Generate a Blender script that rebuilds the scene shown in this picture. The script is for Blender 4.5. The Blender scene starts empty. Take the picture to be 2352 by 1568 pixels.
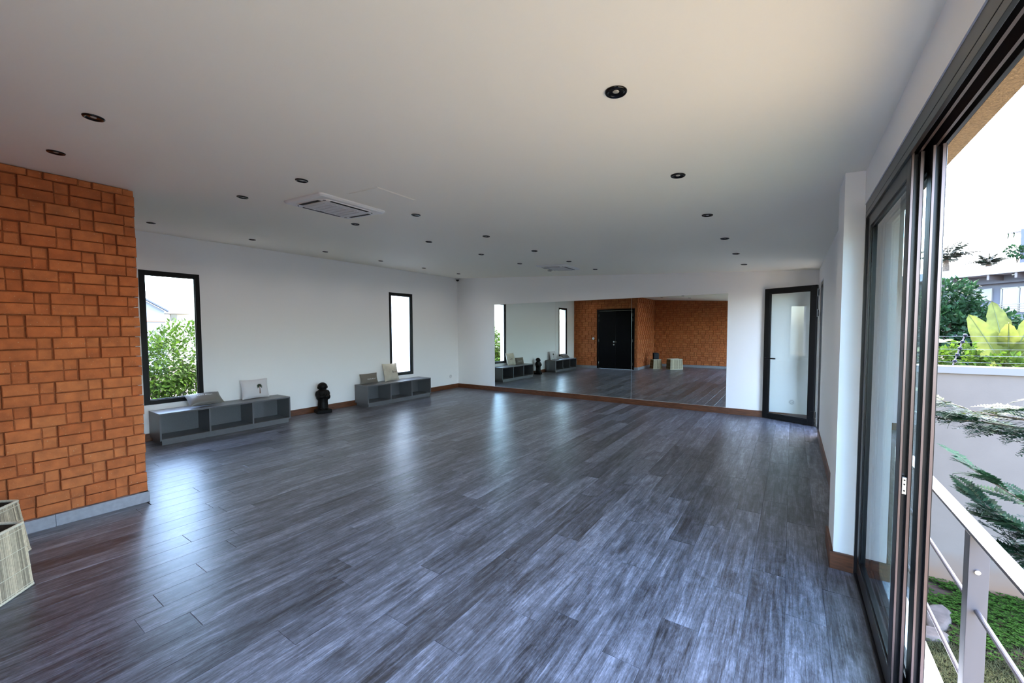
import bpy, math, random
from mathutils import Vector, Matrix
random.seed(7)
scn = bpy.context.scene
COL = scn.collection
# ------------------------------------------------------------------ camera
YAW, PITCH, ROLL, HC = .6058, -.0471, .0049, 1.45
F = Vector((-math.sin(YAW)*math.cos(PITCH), math.cos(YAW)*math.cos(PITCH), math.sin(PITCH)))
R0 = Vector((math.cos(YAW), math.sin(YAW), 0)); U0 = R0.cross(F)
RC = math.cos(ROLL)*R0 - math.sin(ROLL)*U0
UC = math.sin(ROLL)*R0 + math.cos(ROLL)*U0
cd = bpy.data.cameras.new('camera'); cam = bpy.data.objects.new('camera', cd); COL.objects.link(cam)
cam.matrix_world = Matrix(((RC.x, UC.x, -F.x, 0), (RC.y, UC.y, -F.y, 0), (RC.z, UC.z, -F.z, HC), (0, 0, 0, 1)))
cd.sensor_width = 36; cd.lens = 947.0958*36/2352
cd.shift_x = (1176-1162.0056)/2352; cd.shift_y = (802.8132-784)/2352
cd.clip_start = .02; cd.clip_end = 400
scn.camera = cam
# ------------------------------------------------------------------ world, sun, exposure
w = bpy.data.worlds.new('sky'); scn.world = w; w.use_nodes = True
nt = w.node_tree; bg = nt.nodes['Background']
sky = nt.nodes.new('ShaderNodeTexSky'); sky.sky_type = 'NISHITA'; sky.sun_disc = False
sky.sun_elevation = math.radians(58); sky.sun_rotation = 0.0
sky.air_density = 1.0; sky.dust_density = 2.2; sky.ozone_density = 1.0
nt.links.new(sky.outputs[0], bg.inputs[0]); bg.inputs[1].default_value = .75
sl = bpy.data.lights.new('sun', 'SUN'); sun = bpy.data.objects.new('sun', sl); COL.objects.link(sun)
SD = Vector((.0, .52, .85)).normalized()          # towards the sun
sun.rotation_euler = SD.to_track_quat('Z', 'Y').to_euler(); sl.energy = 3.6; sl.angle = .01; sl.color = (1, .95, .87)
vs = scn.view_settings; vs.view_transform = 'Standard'; vs.look = 'None'; vs.gamma = 1; vs.use_curve_mapping = False
vs.exposure = 2.62
# ------------------------------------------------------------------ dimensions
XL, XR, YF, YR, YD, XB, YE = -6.985, .328, 7.938, -1.1, 1.10, -4.505, -.62
CEL, CES = 2.7607, -.05676      # ceiling z at XL and slope per metre of X
def cz(x): return CEL + CES*(x+6.9709)
# ------------------------------------------------------------------ materials
MAT = {}
def new_mat(name):
    m = bpy.data.materials.new(name); m.use_nodes = True
    n = m.node_tree.nodes; return m, n, m.node_tree.links, n['Principled BSDF']
def mat(name, col, rough=.5, metal=0, var=0., vscale=20., bump=0., bscale=60., spec=.5, stretch=(1,1,1), rnd=0., trans=0.):
    if name in MAT: return MAT[name]
    m, N, L, P = new_mat(name)
    P.inputs['Roughness'].default_value = rough; P.inputs['Metallic'].default_value = metal
    P.inputs['Specular IOR Level'].default_value = spec
    P.inputs['Base Color'].default_value = (*col, 1)
    tc = N.new('ShaderNodeTexCoord'); mp = N.new('ShaderNodeMapping'); mp.inputs['Scale'].default_value = stretch
    L.new(tc.outputs['Object'], mp.inputs[0])
    last = None
    if var > 0:
        no = N.new('ShaderNodeTexNoise'); no.inputs['Scale'].default_value = vscale; no.inputs['Detail'].default_value = 5
        L.new(mp.outputs[0], no.inputs['Vector'])
        cr = N.new('ShaderNodeValToRGB')
        cr.color_ramp.elements[0].position = .3; cr.color_ramp.elements[1].position = .7
        cr.color_ramp.elements[0].color = (*[c*(1-var) for c in col], 1)
        cr.color_ramp.elements[1].color = (*[min(1, c*(1+var)) for c in col], 1)
        L.new(no.outputs[0], cr.inputs[0]); last = cr.outputs[0]
    if rnd > 0:
        oi = N.new('ShaderNodeObjectInfo'); ge = N.new('ShaderNodeNewGeometry')
        ad = N.new('ShaderNodeMath'); ad.operation = 'ADD'; L.new(oi.outputs['Random'], ad.inputs[0]); L.new(ge.outputs['Random Per Island'], ad.inputs[1])
        fr = N.new('ShaderNodeMath'); fr.operation = 'FRACT'; L.new(ad.outputs[0], fr.inputs[0])
        mr = N.new('ShaderNodeMapRange'); mr.inputs[3].default_value = 1-rnd; mr.inputs[4].default_value = 1+rnd; L.new(fr.outputs[0], mr.inputs[0])
        mx = N.new('ShaderNodeMix'); mx.data_type = 'RGBA'; mx.blend_type = 'MULTIPLY'; mx.inputs[0].default_value = 1
        if last: L.new(last, mx.inputs[6])
        else: mx.inputs[6].default_value = (*col, 1)
        L.new(mr.outputs[0], mx.inputs[7]); last = mx.outputs[2]
    if last: L.new(last, P.inputs['Base Color'])
    if bump > 0:
        nb = N.new('ShaderNodeTexNoise'); nb.inputs['Scale'].default_value = bscale; nb.inputs['Detail'].default_value = 4
        L.new(mp.outputs[0], nb.inputs['Vector'])
        bp = N.new('ShaderNodeBump'); bp.inputs['Strength'].default_value = bump; bp.inputs['Distance'].default_value = .004
        L.new(nb.outputs[0], bp.inputs['Height']); L.new(bp.outputs[0], P.inputs['Normal'])
    if trans > 0:
        out = N['Material Output']; tr = N.new('ShaderNodeBsdfTranslucent'); ms = N.new('ShaderNodeMixShader')
        ms.inputs[0].default_value = trans
        if last: L.new(last, tr.inputs[0])
        else: tr.inputs[0].default_value = (*col, 1)
        L.new(P.outputs[0], ms.inputs[1]); L.new(tr.outputs[0], ms.inputs[2]); L.new(ms.outputs[0], out.inputs[0])
    MAT[name] = m; return m
def glass_mat(name, tint, refl=1.0):
    m, N, L, P = new_mat(name); out = N['Material Output']
    t = N.new('ShaderNodeBsdfTransparent'); t.inputs[0].default_value = (*tint, 1)
    g = N.new('ShaderNodeBsdfGlossy'); g.inputs['Roughness'].default_value = .005; g.inputs[0].default_value = (refl, refl, refl, 1)
    fr = N.new('ShaderNodeFresnel'); fr.inputs[0].default_value = 1.5
    ge_ = N.new('ShaderNodeNewGeometry'); iv = N.new('ShaderNodeMath'); iv.operation = 'SUBTRACT'; iv.inputs[0].default_value = 1; L.new(ge_.outputs['Backfacing'], iv.inputs[1])
    mu = N.new('ShaderNodeMath'); mu.operation = 'MULTIPLY'; L.new(fr.outputs[0], mu.inputs[0]); L.new(iv.outputs[0], mu.inputs[1])   # one reflection per pane, none on leaving the glass
    ms = N.new('ShaderNodeMixShader'); L.new(mu.outputs[0], ms.inputs[0]); L.new(t.outputs[0], ms.inputs[1]); L.new(g.outputs[0], ms.inputs[2])
    L.new(ms.outputs[0], out.inputs[0]); MAT[name] = m; return m
mat('white_paint', (.87, .87, .88), .6, bump=.05, bscale=180)
mat('ceiling_paint', (.91, .875, .775), .7, bump=.04, bscale=120)
mat('outside_white', (.62, .62, .62), .7, bump=.1, bscale=120)
mat('stucco_tan', (.26, .18, .10), .9, var=.3, vscale=140, bump=1., bscale=220)
mat('skirting_wood', (.105, .034, .012), .4, var=.45, vscale=9, stretch=(1, 1, 8))
mat('skirting_tile', (.25, .25, .28), .45, var=.12, vscale=30)
mat('mortar', (.28, .085, .028), .95, var=.25, vscale=90, bump=.6, bscale=150)
mat('black_aluminium', (.0022, .0022, .003), .34, spec=.28)
mat('bronze_aluminium', (.006, .005, .006), .30, metal=.25, spec=.4)
mat('bronze_lit', (.13, .095, .09), .30, metal=.8)  # paler copy of the bronze, with caught light put into its colour
mat('pale_aluminium', (.5, .5, .5), .3, metal=.9)
mat('steel', (.62, .61, .58), .25, metal=1)
mat('chrome', (.8, .8, .8), .12, metal=1)
mat('door_black', (.0018, .0018, .0026), .45, spec=.15)
mat('laminate', (.115, .115, .122), .36, var=.06, vscale=60)
mat('plastic_white', (.72, .72, .72), .4)
mat('plastic_grille', (.60, .60, .61), .5)
mat('black_void', (.004, .004, .004), .8)
mat('gloss_black', (.0015, .0015, .0015), .12, spec=.35)
mat('lamp_face', (.35, .34, .31), .25)
mat('stone_black', (.0022, .0022, .0022), .5, var=.4, vscale=40, bump=.5, bscale=60, spec=.16)
mat('fabric_white', (.62, .60, .62), .9, bump=.35, bscale=240)
mat('fabric_silver', (.17, .16, .145), .42, metal=.35, bump=.35, bscale=90)
mat('fabric_taupe', (.17, .15, .125), .95, bump=.4, bscale=260)
mat('fabric_cream', (.52, .47, .38), .95, var=.08, vscale=15, bump=.4, bscale=240)
mat('print_white', (.75, .75, .73), .7); mat('print_black', (.012, .010, .010), .7)
mat('print_green', (.02, .035, .018), .8); mat('print_brown', (.16, .07, .035), .8); mat('print_red', (.09, .012, .012), .8)
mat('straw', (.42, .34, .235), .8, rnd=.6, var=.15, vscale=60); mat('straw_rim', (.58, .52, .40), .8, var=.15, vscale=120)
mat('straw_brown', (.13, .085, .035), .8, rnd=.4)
mat('lining', (.06, .035, .018), .9, var=.3, vscale=60)
mat('navy', (.002, .0035, .010), .55, spec=.2)
mat('rail_paint', (.095, .080, .084), .4)
mat('concrete_wall', (.13, .106, .090), .85, var=.05, vscale=3, bump=.15, bscale=60)
mat('wall_cap', (.15, .14, .13), .8)
mat('bounce_paving', (.160, .122, .062), .85, var=.08, vscale=2)  # colour of the added terraces that bounce sunlight into the room
mat('slab', (.36, .32, .26), .85)  # colour of the added slab that bounces sunlight at the side door
mat('soil', (.034, .017, .009), .95, var=.5, vscale=5, bump=1, bscale=20)
mat('rock', (.06, .048, .042), .9, var=.4, vscale=8, bump=1, bscale=14)
mat('clover', (.020, .052, .005), .7, spec=.12, rnd=.5, trans=.25)
mat('grass', (.036, .040, .018), .8, spec=.1, rnd=.5, trans=.2)
mat('leaf_bright', (.045, .082, .008), .65, spec=.15, rnd=.5, trans=.35)
mat('leaf_fern_sunlit', (.05, .062, .014), .6, spec=.2, rnd=.5, trans=.3)  # lighter copy of the fern leaf, sunlight put into its colour
mat('leaf_dark', (.012, .036, .013), .6, spec=.15, rnd=.5, trans=.2)
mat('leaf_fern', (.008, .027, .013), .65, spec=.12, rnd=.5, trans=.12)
mat('banana', (.085, .10, .022), .5, spec=.25, var=.4, vscale=5, trans=.45)
mat('banana_rib', (.12, .14, .05), .5)
mat('bark', (.09, .065, .045), .9, var=.4, vscale=12, bump=.6, bscale=30)
mat('palm_leaf', (.016, .024, .010), .6, rnd=.4)
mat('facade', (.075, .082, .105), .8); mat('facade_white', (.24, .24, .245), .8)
mat('window_dark', (.03, .035, .05), .12, spec=.8); mat('window_pale', (.55, .56, .58), .15)
mat('roof_tile', (.30, .30, .30), .85, var=.12, vscale=1.5); mat('brick_red', (.30, .12, .08), .9); mat('tarp_blue', (.03, .06, .32), .6)
mat('cream_wall', (.55, .50, .40), .85); mat('wire', (.16, .16, .16), .4); mat('insulator', (.003, .003, .012), .5, spec=.2)
glass_mat('glass_clear', (.93, .96, .96)); glass_mat('glass_slide', (.70, .78, .80)); glass_mat('glass_door', (.94, .97, .965))
# mirror: silvered, faintly green
m, N, L, P = new_mat('mirror_silver'); P.inputs['Metallic'].default_value = 1; P.inputs['Roughness'].default_value = 0
P.inputs['Base Color'].default_value = (.70, .79, .77, 1); MAT['mirror_silver'] = m
m = MAT['concrete_wall']; N, L = m.node_tree.nodes, m.node_tree.links; P = N['Principled BSDF']
src = P.inputs['Base Color'].links[0].from_socket
tc = N.new('ShaderNodeTexCoord'); sx = N.new('ShaderNodeSeparateXYZ'); L.new(tc.outputs['Object'], sx.inputs[0])
nz = N.new('ShaderNodeTexNoise'); nz.inputs['Scale'].default_value = 4; L.new(tc.outputs['Object'], nz.inputs['Vector'])
ad = N.new('ShaderNodeMath'); ad.operation = 'MULTIPLY_ADD'; L.new(nz.outputs[0], ad.inputs[0]); ad.inputs[1].default_value = .35; L.new(sx.outputs[2], ad.inputs[2])
mr = N.new('ShaderNodeMapRange'); mr.inputs[1].default_value = -1.45; mr.inputs[2].default_value = -1.95; L.new(ad.outputs[0], mr.inputs[0])
mx = N.new('ShaderNodeMix'); mx.data_type = 'RGBA'; L.new(mr.outputs[0], mx.inputs[0]); L.new(src, mx.inputs[6]); mx.inputs[7].default_value = (.15, .082, .045, 1); L.new(mx.outputs[2], P.inputs['Base Color'])
# bricks
m, N, L, P = new_mat('brick_clay'); MAT['brick_clay'] = m
P.inputs['Roughness'].default_value = .92
tc = N.new('ShaderNodeTexCoord'); oi = N.new('ShaderNodeObjectInfo'); ge = N.new('ShaderNodeNewGeometry')
ad = N.new('ShaderNodeMath'); L.new(oi.outputs['Random'], ad.inputs[0]); L.new(ge.outputs['Random Per Island'], ad.inputs[1])
fr = N.new('ShaderNodeMath'); fr.operation = 'FRACT'; L.new(ad.outputs[0], fr.inputs[0])
cr = N.new('ShaderNodeValToRGB'); L.new(fr.outputs[0], cr.inputs[0]); e = cr.color_ramp.elements
e[0].color = (.40, .105, .028, 1); e[1].color = (.46, .142, .043, 1)
e.new(.35).color = (.42, .116, .033, 1); e.new(.7).color = (.445, .130, .038, 1)
sc = N.new('ShaderNodeMath'); sc.operation = 'MULTIPLY'; sc.inputs[1].default_value = 37; L.new(ad.outputs[0], sc.inputs[0])
va = N.new('ShaderNodeVectorMath'); L.new(tc.outputs['Object'], va.inputs[0]); L.new(sc.outputs[0], va.inputs[1])
n1 = N.new('ShaderNodeTexNoise'); n1.inputs['Scale'].default_value = 14; n1.inputs['Detail'].default_value = 6; L.new(va.outputs[0], n1.inputs['Vector'])
mr = N.new('ShaderNodeMapRange'); mr.inputs[1].default_value = .3; mr.inputs[2].default_value = .7; mr.inputs[3].default_value = .78; mr.inputs[4].default_value = 1.2; L.new(n1.outputs[0], mr.inputs[0])
mx = N.new('ShaderNodeMix'); mx.data_type = 'RGBA'; mx.blend_type = 'MULTIPLY'; mx.inputs[0].default_value = 1; L.new(cr.outputs[0], mx.inputs[6]); L.new(mr.outputs[0], mx.inputs[7])
n2 = N.new('ShaderNodeTexNoise'); n2.inputs['Scale'].default_value = 110; n2.inputs['Detail'].default_value = 3; L.new(va.outputs[0], n2.inputs['Vector'])
r2 = N.new('ShaderNodeMapRange'); r2.inputs[1].default_value = .67; r2.inputs[2].default_value = .74; L.new(n2.outputs[0], r2.inputs[0])
m2 = N.new('ShaderNodeMix'); m2.data_type = 'RGBA'; L.new(r2.outputs[0], m2.inputs[0]); L.new(mx.outputs[2], m2.inputs[6]); m2.inputs[7].default_value = (.50, .30, .17, 1)
L.new(m2.outputs[2], P.inputs['Base Color'])
bp = N.new('ShaderNodeBump'); bp.inputs['Strength'].default_value = .5; bp.inputs['Distance'].default_value = .004
n3 = N.new('ShaderNodeTexNoise'); n3.inputs['Scale'].default_value = 70; n3.inputs['Detail'].default_value = 6; L.new(va.outputs[0], n3.inputs['Vector']); L.new(n3.outputs[0], bp.inputs['Height']); L.new(bp.outputs[0], P.inputs['Normal'])
# floor planks: grey weathered oak vinyl, grain along Y
m, N, L, P = new_mat('plank_vinyl'); MAT['plank_vinyl'] = m
tc = N.new('ShaderNodeTexCoord'); oi = N.new('ShaderNodeObjectInfo'); ge = N.new('ShaderNodeNewGeometry')
ad = N.new('ShaderNodeMath'); L.new(oi.outputs['Random'], ad.inputs[0]); L.new(ge.outputs['Random Per Island'], ad.inputs[1])
fr = N.new('ShaderNodeMath'); fr.operation = 'FRACT'; L.new(ad.outputs[0], fr.inputs[0])
sc = N.new('ShaderNodeMath'); sc.operation = 'MULTIPLY'; sc.inputs[1].default_value = 53; L.new(ad.outputs[0], sc.inputs[0])
va = N.new('ShaderNodeVectorMath'); L.new(tc.outputs['Object'], va.inputs[0]); L.new(sc.outputs[0], va.inputs[1])
def noise(scale, st, det=5, rough=.6, dist=0.):
    mp = N.new('ShaderNodeMapping'); mp.inputs['Scale'].default_value = st; L.new(va.outputs[0], mp.inputs[0])
    n = N.new('ShaderNodeTexNoise'); n.inputs['Scale'].default_value = scale; n.inputs['Detail'].default_value = det; n.inputs['Roughness'].default_value = rough; n.inputs['Distortion'].default_value = dist
    L.new(mp.outputs[0], n.inputs['Vector']); return n.outputs[0]
def mth(op, a, b):
    n = N.new('ShaderNodeMath'); n.operation = op
    for i, v in enumerate((a, b)):
        if isinstance(v, (int, float)): n.inputs[i].default_value = v
        else: L.new(v, n.inputs[i])
    return n.outputs[0]
g1 = noise(1, (130, 5, 1), 6, .65, .4); g2 = noise(1, (22, 2.2, 1), 5, .6, .8); g3 = noise(1, (16, 11, 1), 7, .72, .6); g4 = noise(1, (300, 45, 1), 4, .6)
v = mth('ADD', mth('ADD', mth('MULTIPLY', g1, .34), mth('MULTIPLY', g2, .40)), mth('ADD', mth('MULTIPLY', g3, .24), mth('MULTIPLY', g4, .18)))
v = mth('ADD', v, mth('MULTIPLY', mth('SUBTRACT', fr.outputs[0], .5), .09))
cr = N.new('ShaderNodeValToRGB'); L.new(v, cr.inputs[0]); e = cr.color_ramp.elements
e[0].position = .41; e[0].color = (.010, .0105, .012, 1); e[1].position = .73; e[1].color = (.30, .315, .385, 1)
e.new(.48).color = (.034, .034, .040, 1); e.new(.55).color = (.073, .076, .091, 1); e.new(.63).color = (.142, .149, .181, 1)
L.new(cr.outputs[0], P.inputs['Base Color'])
rr = N.new('ShaderNodeMapRange'); rr.inputs[3].default_value = .24; rr.inputs[4].default_value = .40; L.new(g1, rr.inputs[0]); L.new(rr.outputs[0], P.inputs['Roughness'])
P.inputs['Specular IOR Level'].default_value = .5
bp = N.new('ShaderNodeBump'); bp.inputs['Strength'].default_value = .25; bp.inputs['Distance'].default_value = .0015; L.new(g1, bp.inputs['Height']); L.new(bp.outputs[0], P.inputs['Normal'])

# ------------------------------------------------------------------ mesh helpers
class MB:
    def __init__(s): s.v = []; s.f = []
    def add(s, vs_, fs): 
        o = len(s.v); s.v += [tuple(a) for a in vs_]; s.f += [tuple(i+o for i in f) for f in fs]; return s
    def box(s, x0, x1, y0, y1, z0, z1, M=None):
        p = [Vector((x, y, z)) for z in (z0, z1) for y in (y0, y1) for x in (x0, x1)]
        if M: p = [M @ q for q in p]
        return s.add(p, [(0, 2, 3, 1), (4, 5, 7, 6), (0, 1, 5, 4), (2, 6, 7, 3), (0, 4, 6, 2), (1, 3, 7, 5)])
    def rod(s, a, b, r, n=8, r2=None, cap=True):
        a = Vector(a); b = Vector(b); d = (b-a).normalized(); q = d.orthogonal().normalized(); t = d.cross(q); r2 = r if r2 is None else r2
        P_ = [a+r*(math.cos(k*2*math.pi/n)*q+math.sin(k*2*math.pi/n)*t) for k in range(n)] + [b+r2*(math.cos(k*2*math.pi/n)*q+math.sin(k*2*math.pi/n)*t) for k in range(n)]
        fs = [(k, (k+1) % n, n+(k+1) % n, n+k) for k in range(n)]
        if cap: fs += [tuple(range(n))[::-1], tuple(range(n, 2*n))]
        return s.add(P_, fs)
    def tube(s, pts, rad, n=6):
        for i in range(len(pts)-1):
            r = rad if isinstance(rad, (int, float)) else rad[i]; r2 = rad if isinstance(rad, (int, float)) else rad[i+1]
            s.rod(pts[i], pts[i+1], r, n, r2)
        return s
    def lathe(s, prof, n=24, c=(0, 0, 0), close=True):
        P_ = [(c[0]+r*math.cos(2*math.pi*k/n), c[1]+r*math.sin(2*math.pi*k/n), c[2]+z) for r, z in prof for k in range(n)]
        fs = [(i*n+k, i*n+(k+1) % n, (i+1)*n+(k+1) % n, (i+1)*n+k) for i in range(len(prof)-1) for k in range(n)]
        if close: fs += [tuple(range(n))[::-1], tuple(range((len(prof)-1)*n, len(prof)*n))]
        return s.add(P_, fs)
    def ball(s, c, r, seg=16, rings=10, M=None):
        rx, ry, rz = (r, r, r) if isinstance(r, (int, float)) else r
        P_ = []
        for i in range(rings+1):
            t = math.pi*i/rings
            for k in range(seg):
                a = 2*math.pi*k/seg; q = Vector((rx*math.sin(t)*math.cos(a), ry*math.sin(t)*math.sin(a), rz*math.cos(t)))
                P_.append((M @ q if M else q)+Vector(c))
        return s.add(P_, [(i*seg+k, (i+1)*seg+k, (i+1)*seg+(k+1) % seg, i*seg+(k+1) % seg) for i in range(rings) for k in range(seg)])
    def prism(s, poly, z0, z1):
        n = len(poly); P_ = [(x, y, z0) for x, y in poly]+[(x, y, z1) for x, y in poly]
        return s.add(P_, [tuple(range(n))[::-1], tuple(range(n, 2*n))]+[(k, (k+1) % n, n+(k+1) % n, n+k) for k in range(n)])
    def mesh(s, name, m, smooth=False):
        me = bpy.data.meshes.new(name); me.from_pydata(s.v, [], s.f); me.update()
        if m: me.materials.append(MAT[m])
        if smooth: me.polygons.foreach_set('use_smooth', [True]*len(me.polygons))
        return me
    def build(s, name, m, parent=None, smooth=False, bevel=0, loc=None, rot=None):
        return link(name, s.mesh(name, m, smooth), parent, bevel, loc, rot)
def link(name, me, parent=None, bevel=0, loc=None, rot=None):
    o = bpy.data.objects.new(name, me); COL.objects.link(o)
    if parent: o.parent = parent
    if loc is not None: o.location = loc
    if rot is not None: o.rotation_euler = rot
    if bevel:
        b = o.modifiers.new('bevel', 'BEVEL'); b.width = bevel; b.segments = 2; b.limit_method = 'ANGLE'
    return o
def empty(name, loc=(0, 0, 0), rot=(0, 0, 0)):
    o = bpy.data.objects.new(name, None); COL.objects.link(o); o.location = loc; o.rotation_euler = rot; o.empty_display_size = .1; return o
def tag(o, label, cat, group=None):
    o['label'] = label; o['category'] = cat
    if group: o['group'] = group
    return o
def struct(o, label=None):
    o['kind'] = 'structure'
    if label: o['label'] = label
    return o
def stuff(o): o['kind'] = 'stuff'; return o
def copy_tree(o, parent=None):
    c = o.copy(); COL.objects.link(c); c.parent = parent
    for ch in list(o.children): copy_tree(ch, c)
    return c

# ------------------------------------------------------------------ setting: ceiling, walls
TK = .21
def slope_box(mb, x0, x1, y0, y1, dz0, dz1):
    p = [(x, y, cz(x)+d) for d in (dz0, dz1) for y in (y0, y1) for x in (x0, x1)]
    return mb.add(p, [(0, 2, 3, 1), (4, 5, 7, 6), (0, 1, 5, 4), (2, 6, 7, 3), (0, 4, 6, 2), (1, 3, 7, 5)])
struct(slope_box(MB(), XL-TK, .495, YR-TK, YF+TK, 0, .22).build('ceiling', 'ceiling_paint'), 'gently sloping smooth white painted ceiling')
def wall_yz(name, m, x0, x1, y0, y1, holes, label, xt):
    mb = MB(); ys = sorted({y0, y1, *[h[0] for h in holes], *[h[1] for h in holes]})
    top = cz(xt)
    for a, b in zip(ys[:-1], ys[1:]):
        hs = [h for h in holes if h[0] <= a and h[1] >= b]
        if not hs: mb.box(x0, x1, a, b, -.02, top)
        else:
            h = hs[0]
            if h[2] > .01: mb.box(x0, x1, a, b, -.02, h[2])
            mb.box(x0, x1, a, b, h[3], top)
    return struct(mb.build(name, m), label)
W1 = (1.7165, 2.3886); W2 = (5.7678, 6.4183); WZ = (.481, 2.263)
wall_yz('wall_left', 'white_paint', XL-TK, XL, YD, YF+TK, [(*W1, *WZ), (*W2, *WZ)], 'long white wall with two tall narrow windows', XL)
FD = (6.84, 7.60, 2.12)   # far side doorway in the right wall
SLZ = 2.156; SY0, SY1 = YE, 3.135
wall_yz('wall_right', 'white_paint', XR, .44, YR-TK, YF+TK, [(FD[0], FD[1], 0, FD[2]), (SY0, SY1, 0, SLZ)], 'white wall holding the sliding doors and the far doorway', XR)
wall_yz('wall_right_outside', 'stucco_tan', .44, .495, YR-TK, YF+TK, [(FD[0], FD[1], 0, FD[2]), (SY0, SY1, 0, 2.097)], 'tan rough stucco outer skin above the sliding doors', XR)
mb = MB(); mb.add([(XL, YF, -.02), (XR, YF, -.02), (XR, YF, cz(XR)), (XL, YF, cz(XL)), (XL, YF+TK, -.02), (XR, YF+TK, -.02), (XR, YF+TK, cz(XR)), (XL, YF+TK, cz(XL))],
   [(0, 1, 2, 3), (5, 4, 7, 6), (0, 4, 5, 1), (3, 2, 6, 7), (0, 3, 7, 4), (1, 5, 6, 2)])
struct(mb.build('wall_far', 'white_paint'), 'white end wall carrying the wide mirror')
struct(MB().box(.237, XR, 3.135, 3.50, 0, cz(.24)).build('wall_pilaster', 'white_paint'), 'shallow white pilaster beside the sliding doors')

# ------------------------------------------------------------------ floor with planks
flo = struct(MB().box(XL-.02, .44, YR-.02, YF, -.05, -.006).build('floor', 'black_void'), 'grey weathered wood-look plank floor')
PWD, PLN = .169, 1.22
known = {0: 2.85, 2: 2.097, 3: 1.72, 4: 2.475, 6: 1.72, 7: 1.34, 8: 2.105, 11: .957, 15: .585, 17: .96, -1: 2.48}
planks = []
k = -2
while True:
    xa = .004-PWD*(k+1); xb = .004-PWD*k
    if xb < XL: break
    off = known.get(k, random.uniform(0, PLN))
    y = off - math.ceil((off-YR)/PLN)*PLN
    while y < YF:
        x0, x1, y0, y1 = max(xa, XL), min(xb, XR+.01), max(y, YR), min(y+PLN, YF)
        parts_ = [(x0, x1, y0, y1)]
        if x0 < XB and y0 < YD:                      # cut round the brick corner
            parts_ = [(XB-.02, x1, y0, min(y1, YD)), (x0, x1, YD-.012, y1)]
        planks += [p for p in parts_ if p[1]-p[0] > .01 and p[3]-p[2] > .01]
        y += PLN
    k += 1
def vis(p):
    cx_, cy_ = (p[0]+p[1])/2, (p[2]+p[3])/2
    fw = -math.sin(YAW)*cx_+math.cos(YAW)*cy_; rt = math.cos(YAW)*cx_+math.sin(YAW)*cy_
    behind = fw < .6 or abs(rt/fw) > 1.45
    return (1 if behind else 0, math.hypot(cx_, cy_))
planks.sort(key=vis)
pm = {}
def plank_mesh(w_, l_):
    key = (round(w_, 3), round(l_, 3))
    if key not in pm:
        a, b, g, c = w_/2-.0005, l_/2-.0007, -.006, .0012
        P_ = [(-a, -b, g), (a, -b, g), (a, b, g), (-a, b, g), (-a, -b, -c*.6), (a, -b, -c*.6), (a, b, -c*.6), (-a, b, -c*.6), (-a+c, -b+c, 0), (a-c, -b+c, 0), (a-c, b-c, 0), (-a+c, b-c, 0)]
        mbx = MB().add(P_, [(8, 9, 10, 11)]+[(i, (i+1) % 4, 4+(i+1) % 4, 4+i) for i in range(4)]+[(4+i, 4+(i+1) % 4, 8+(i+1) % 4, 8+i) for i in range(4)])
        pm[key] = mbx.mesh('plank', 'plank_vinyl')
    return pm[key]
rest = MB()
for i, (x0, x1, y0, y1) in enumerate(planks):
    if i < 298: link('plank', plank_mesh(x1-x0, y1-y0), flo, loc=((x0+x1)/2, (y0+y1)/2, 0))
    else: rest.box(x0+.0006, x1-.0006, y0+.0008, y1-.0008, -.006, 0)
if rest.v: stuff(rest.build('plank_remainder', 'plank_vinyl', flo))

# ------------------------------------------------------------------ brick walls
bmesh_cache = {}
def brick_mesh(l_, h_, var):
    key = (round(l_, 3), round(h_, 3), var)
    if key not in bmesh_cache:
        rg = random.Random(hash(key) & 0xffff); c = .005; d = -.045
        j = lambda s_=.0018: rg.uniform(-s_, s_)
        a, b = l_/2, h_/2
        base = [(-a, -b), (a, -b), (a, b), (-a, b)]
        P_ = [(d, y, z) for y, z in base]+[(-c, y+j(), z+j()) for y, z in base]+[(j(.0015), y*(1-c/a)+j(), z*(1-c/b)+j()) for y, z in base]
        bmesh_cache[key] = MB().add(P_, [(8, 9, 10, 11)]+[(i, (i+1) % 4, 4+(i+1) % 4, 4+i) for i in range(4)]+[(4+i, 4+(i+1) % 4, 8+(i+1) % 4, 8+i) for i in range(4)]).mesh('brick', 'brick_clay')
    return bmesh_cache[key]
def bricks(u0, u1, ztop, phase, hole=None):
    """list of (kind, ua, ub, za, zb); ztop is a function of u"""
    PER, CP, S, H_ = .2565, .0825, .1715, .0735; out = []
    for r in range(32):
        n = r//2; za = .094+CP*r; zb = za+.0765
        sh = phase+(.12825 if n % 2 else 0)
        kk = math.floor((u0-sh)/PER)-1
        while True:
            c0 = sh+PER*kk
            if c0-.1 > u1: break
            for kind, cc, wd in (('S', c0, S), ('H', c0+PER/2, H_)):
                a, b = max(cc-wd/2, u0), min(cc+wd/2, u1)
                spans = [(a, b)]
                if hole and za < hole[2]:
                    spans = [(a, min(b, hole[0])), (max(a, hole[1]), b)]
                for a2, b2 in spans:
                    if b2-a2 < .015: continue
                    z2 = min(zb, ztop((a2+b2)/2)-.004)
                    if hole and a2 < hole[1] and b2 > hole[0] and zb > hole[2] > za: continue
                    if z2-za > .015: out.append((kind, a2, b2, za, z2))
            kk += 1
    return out
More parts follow.
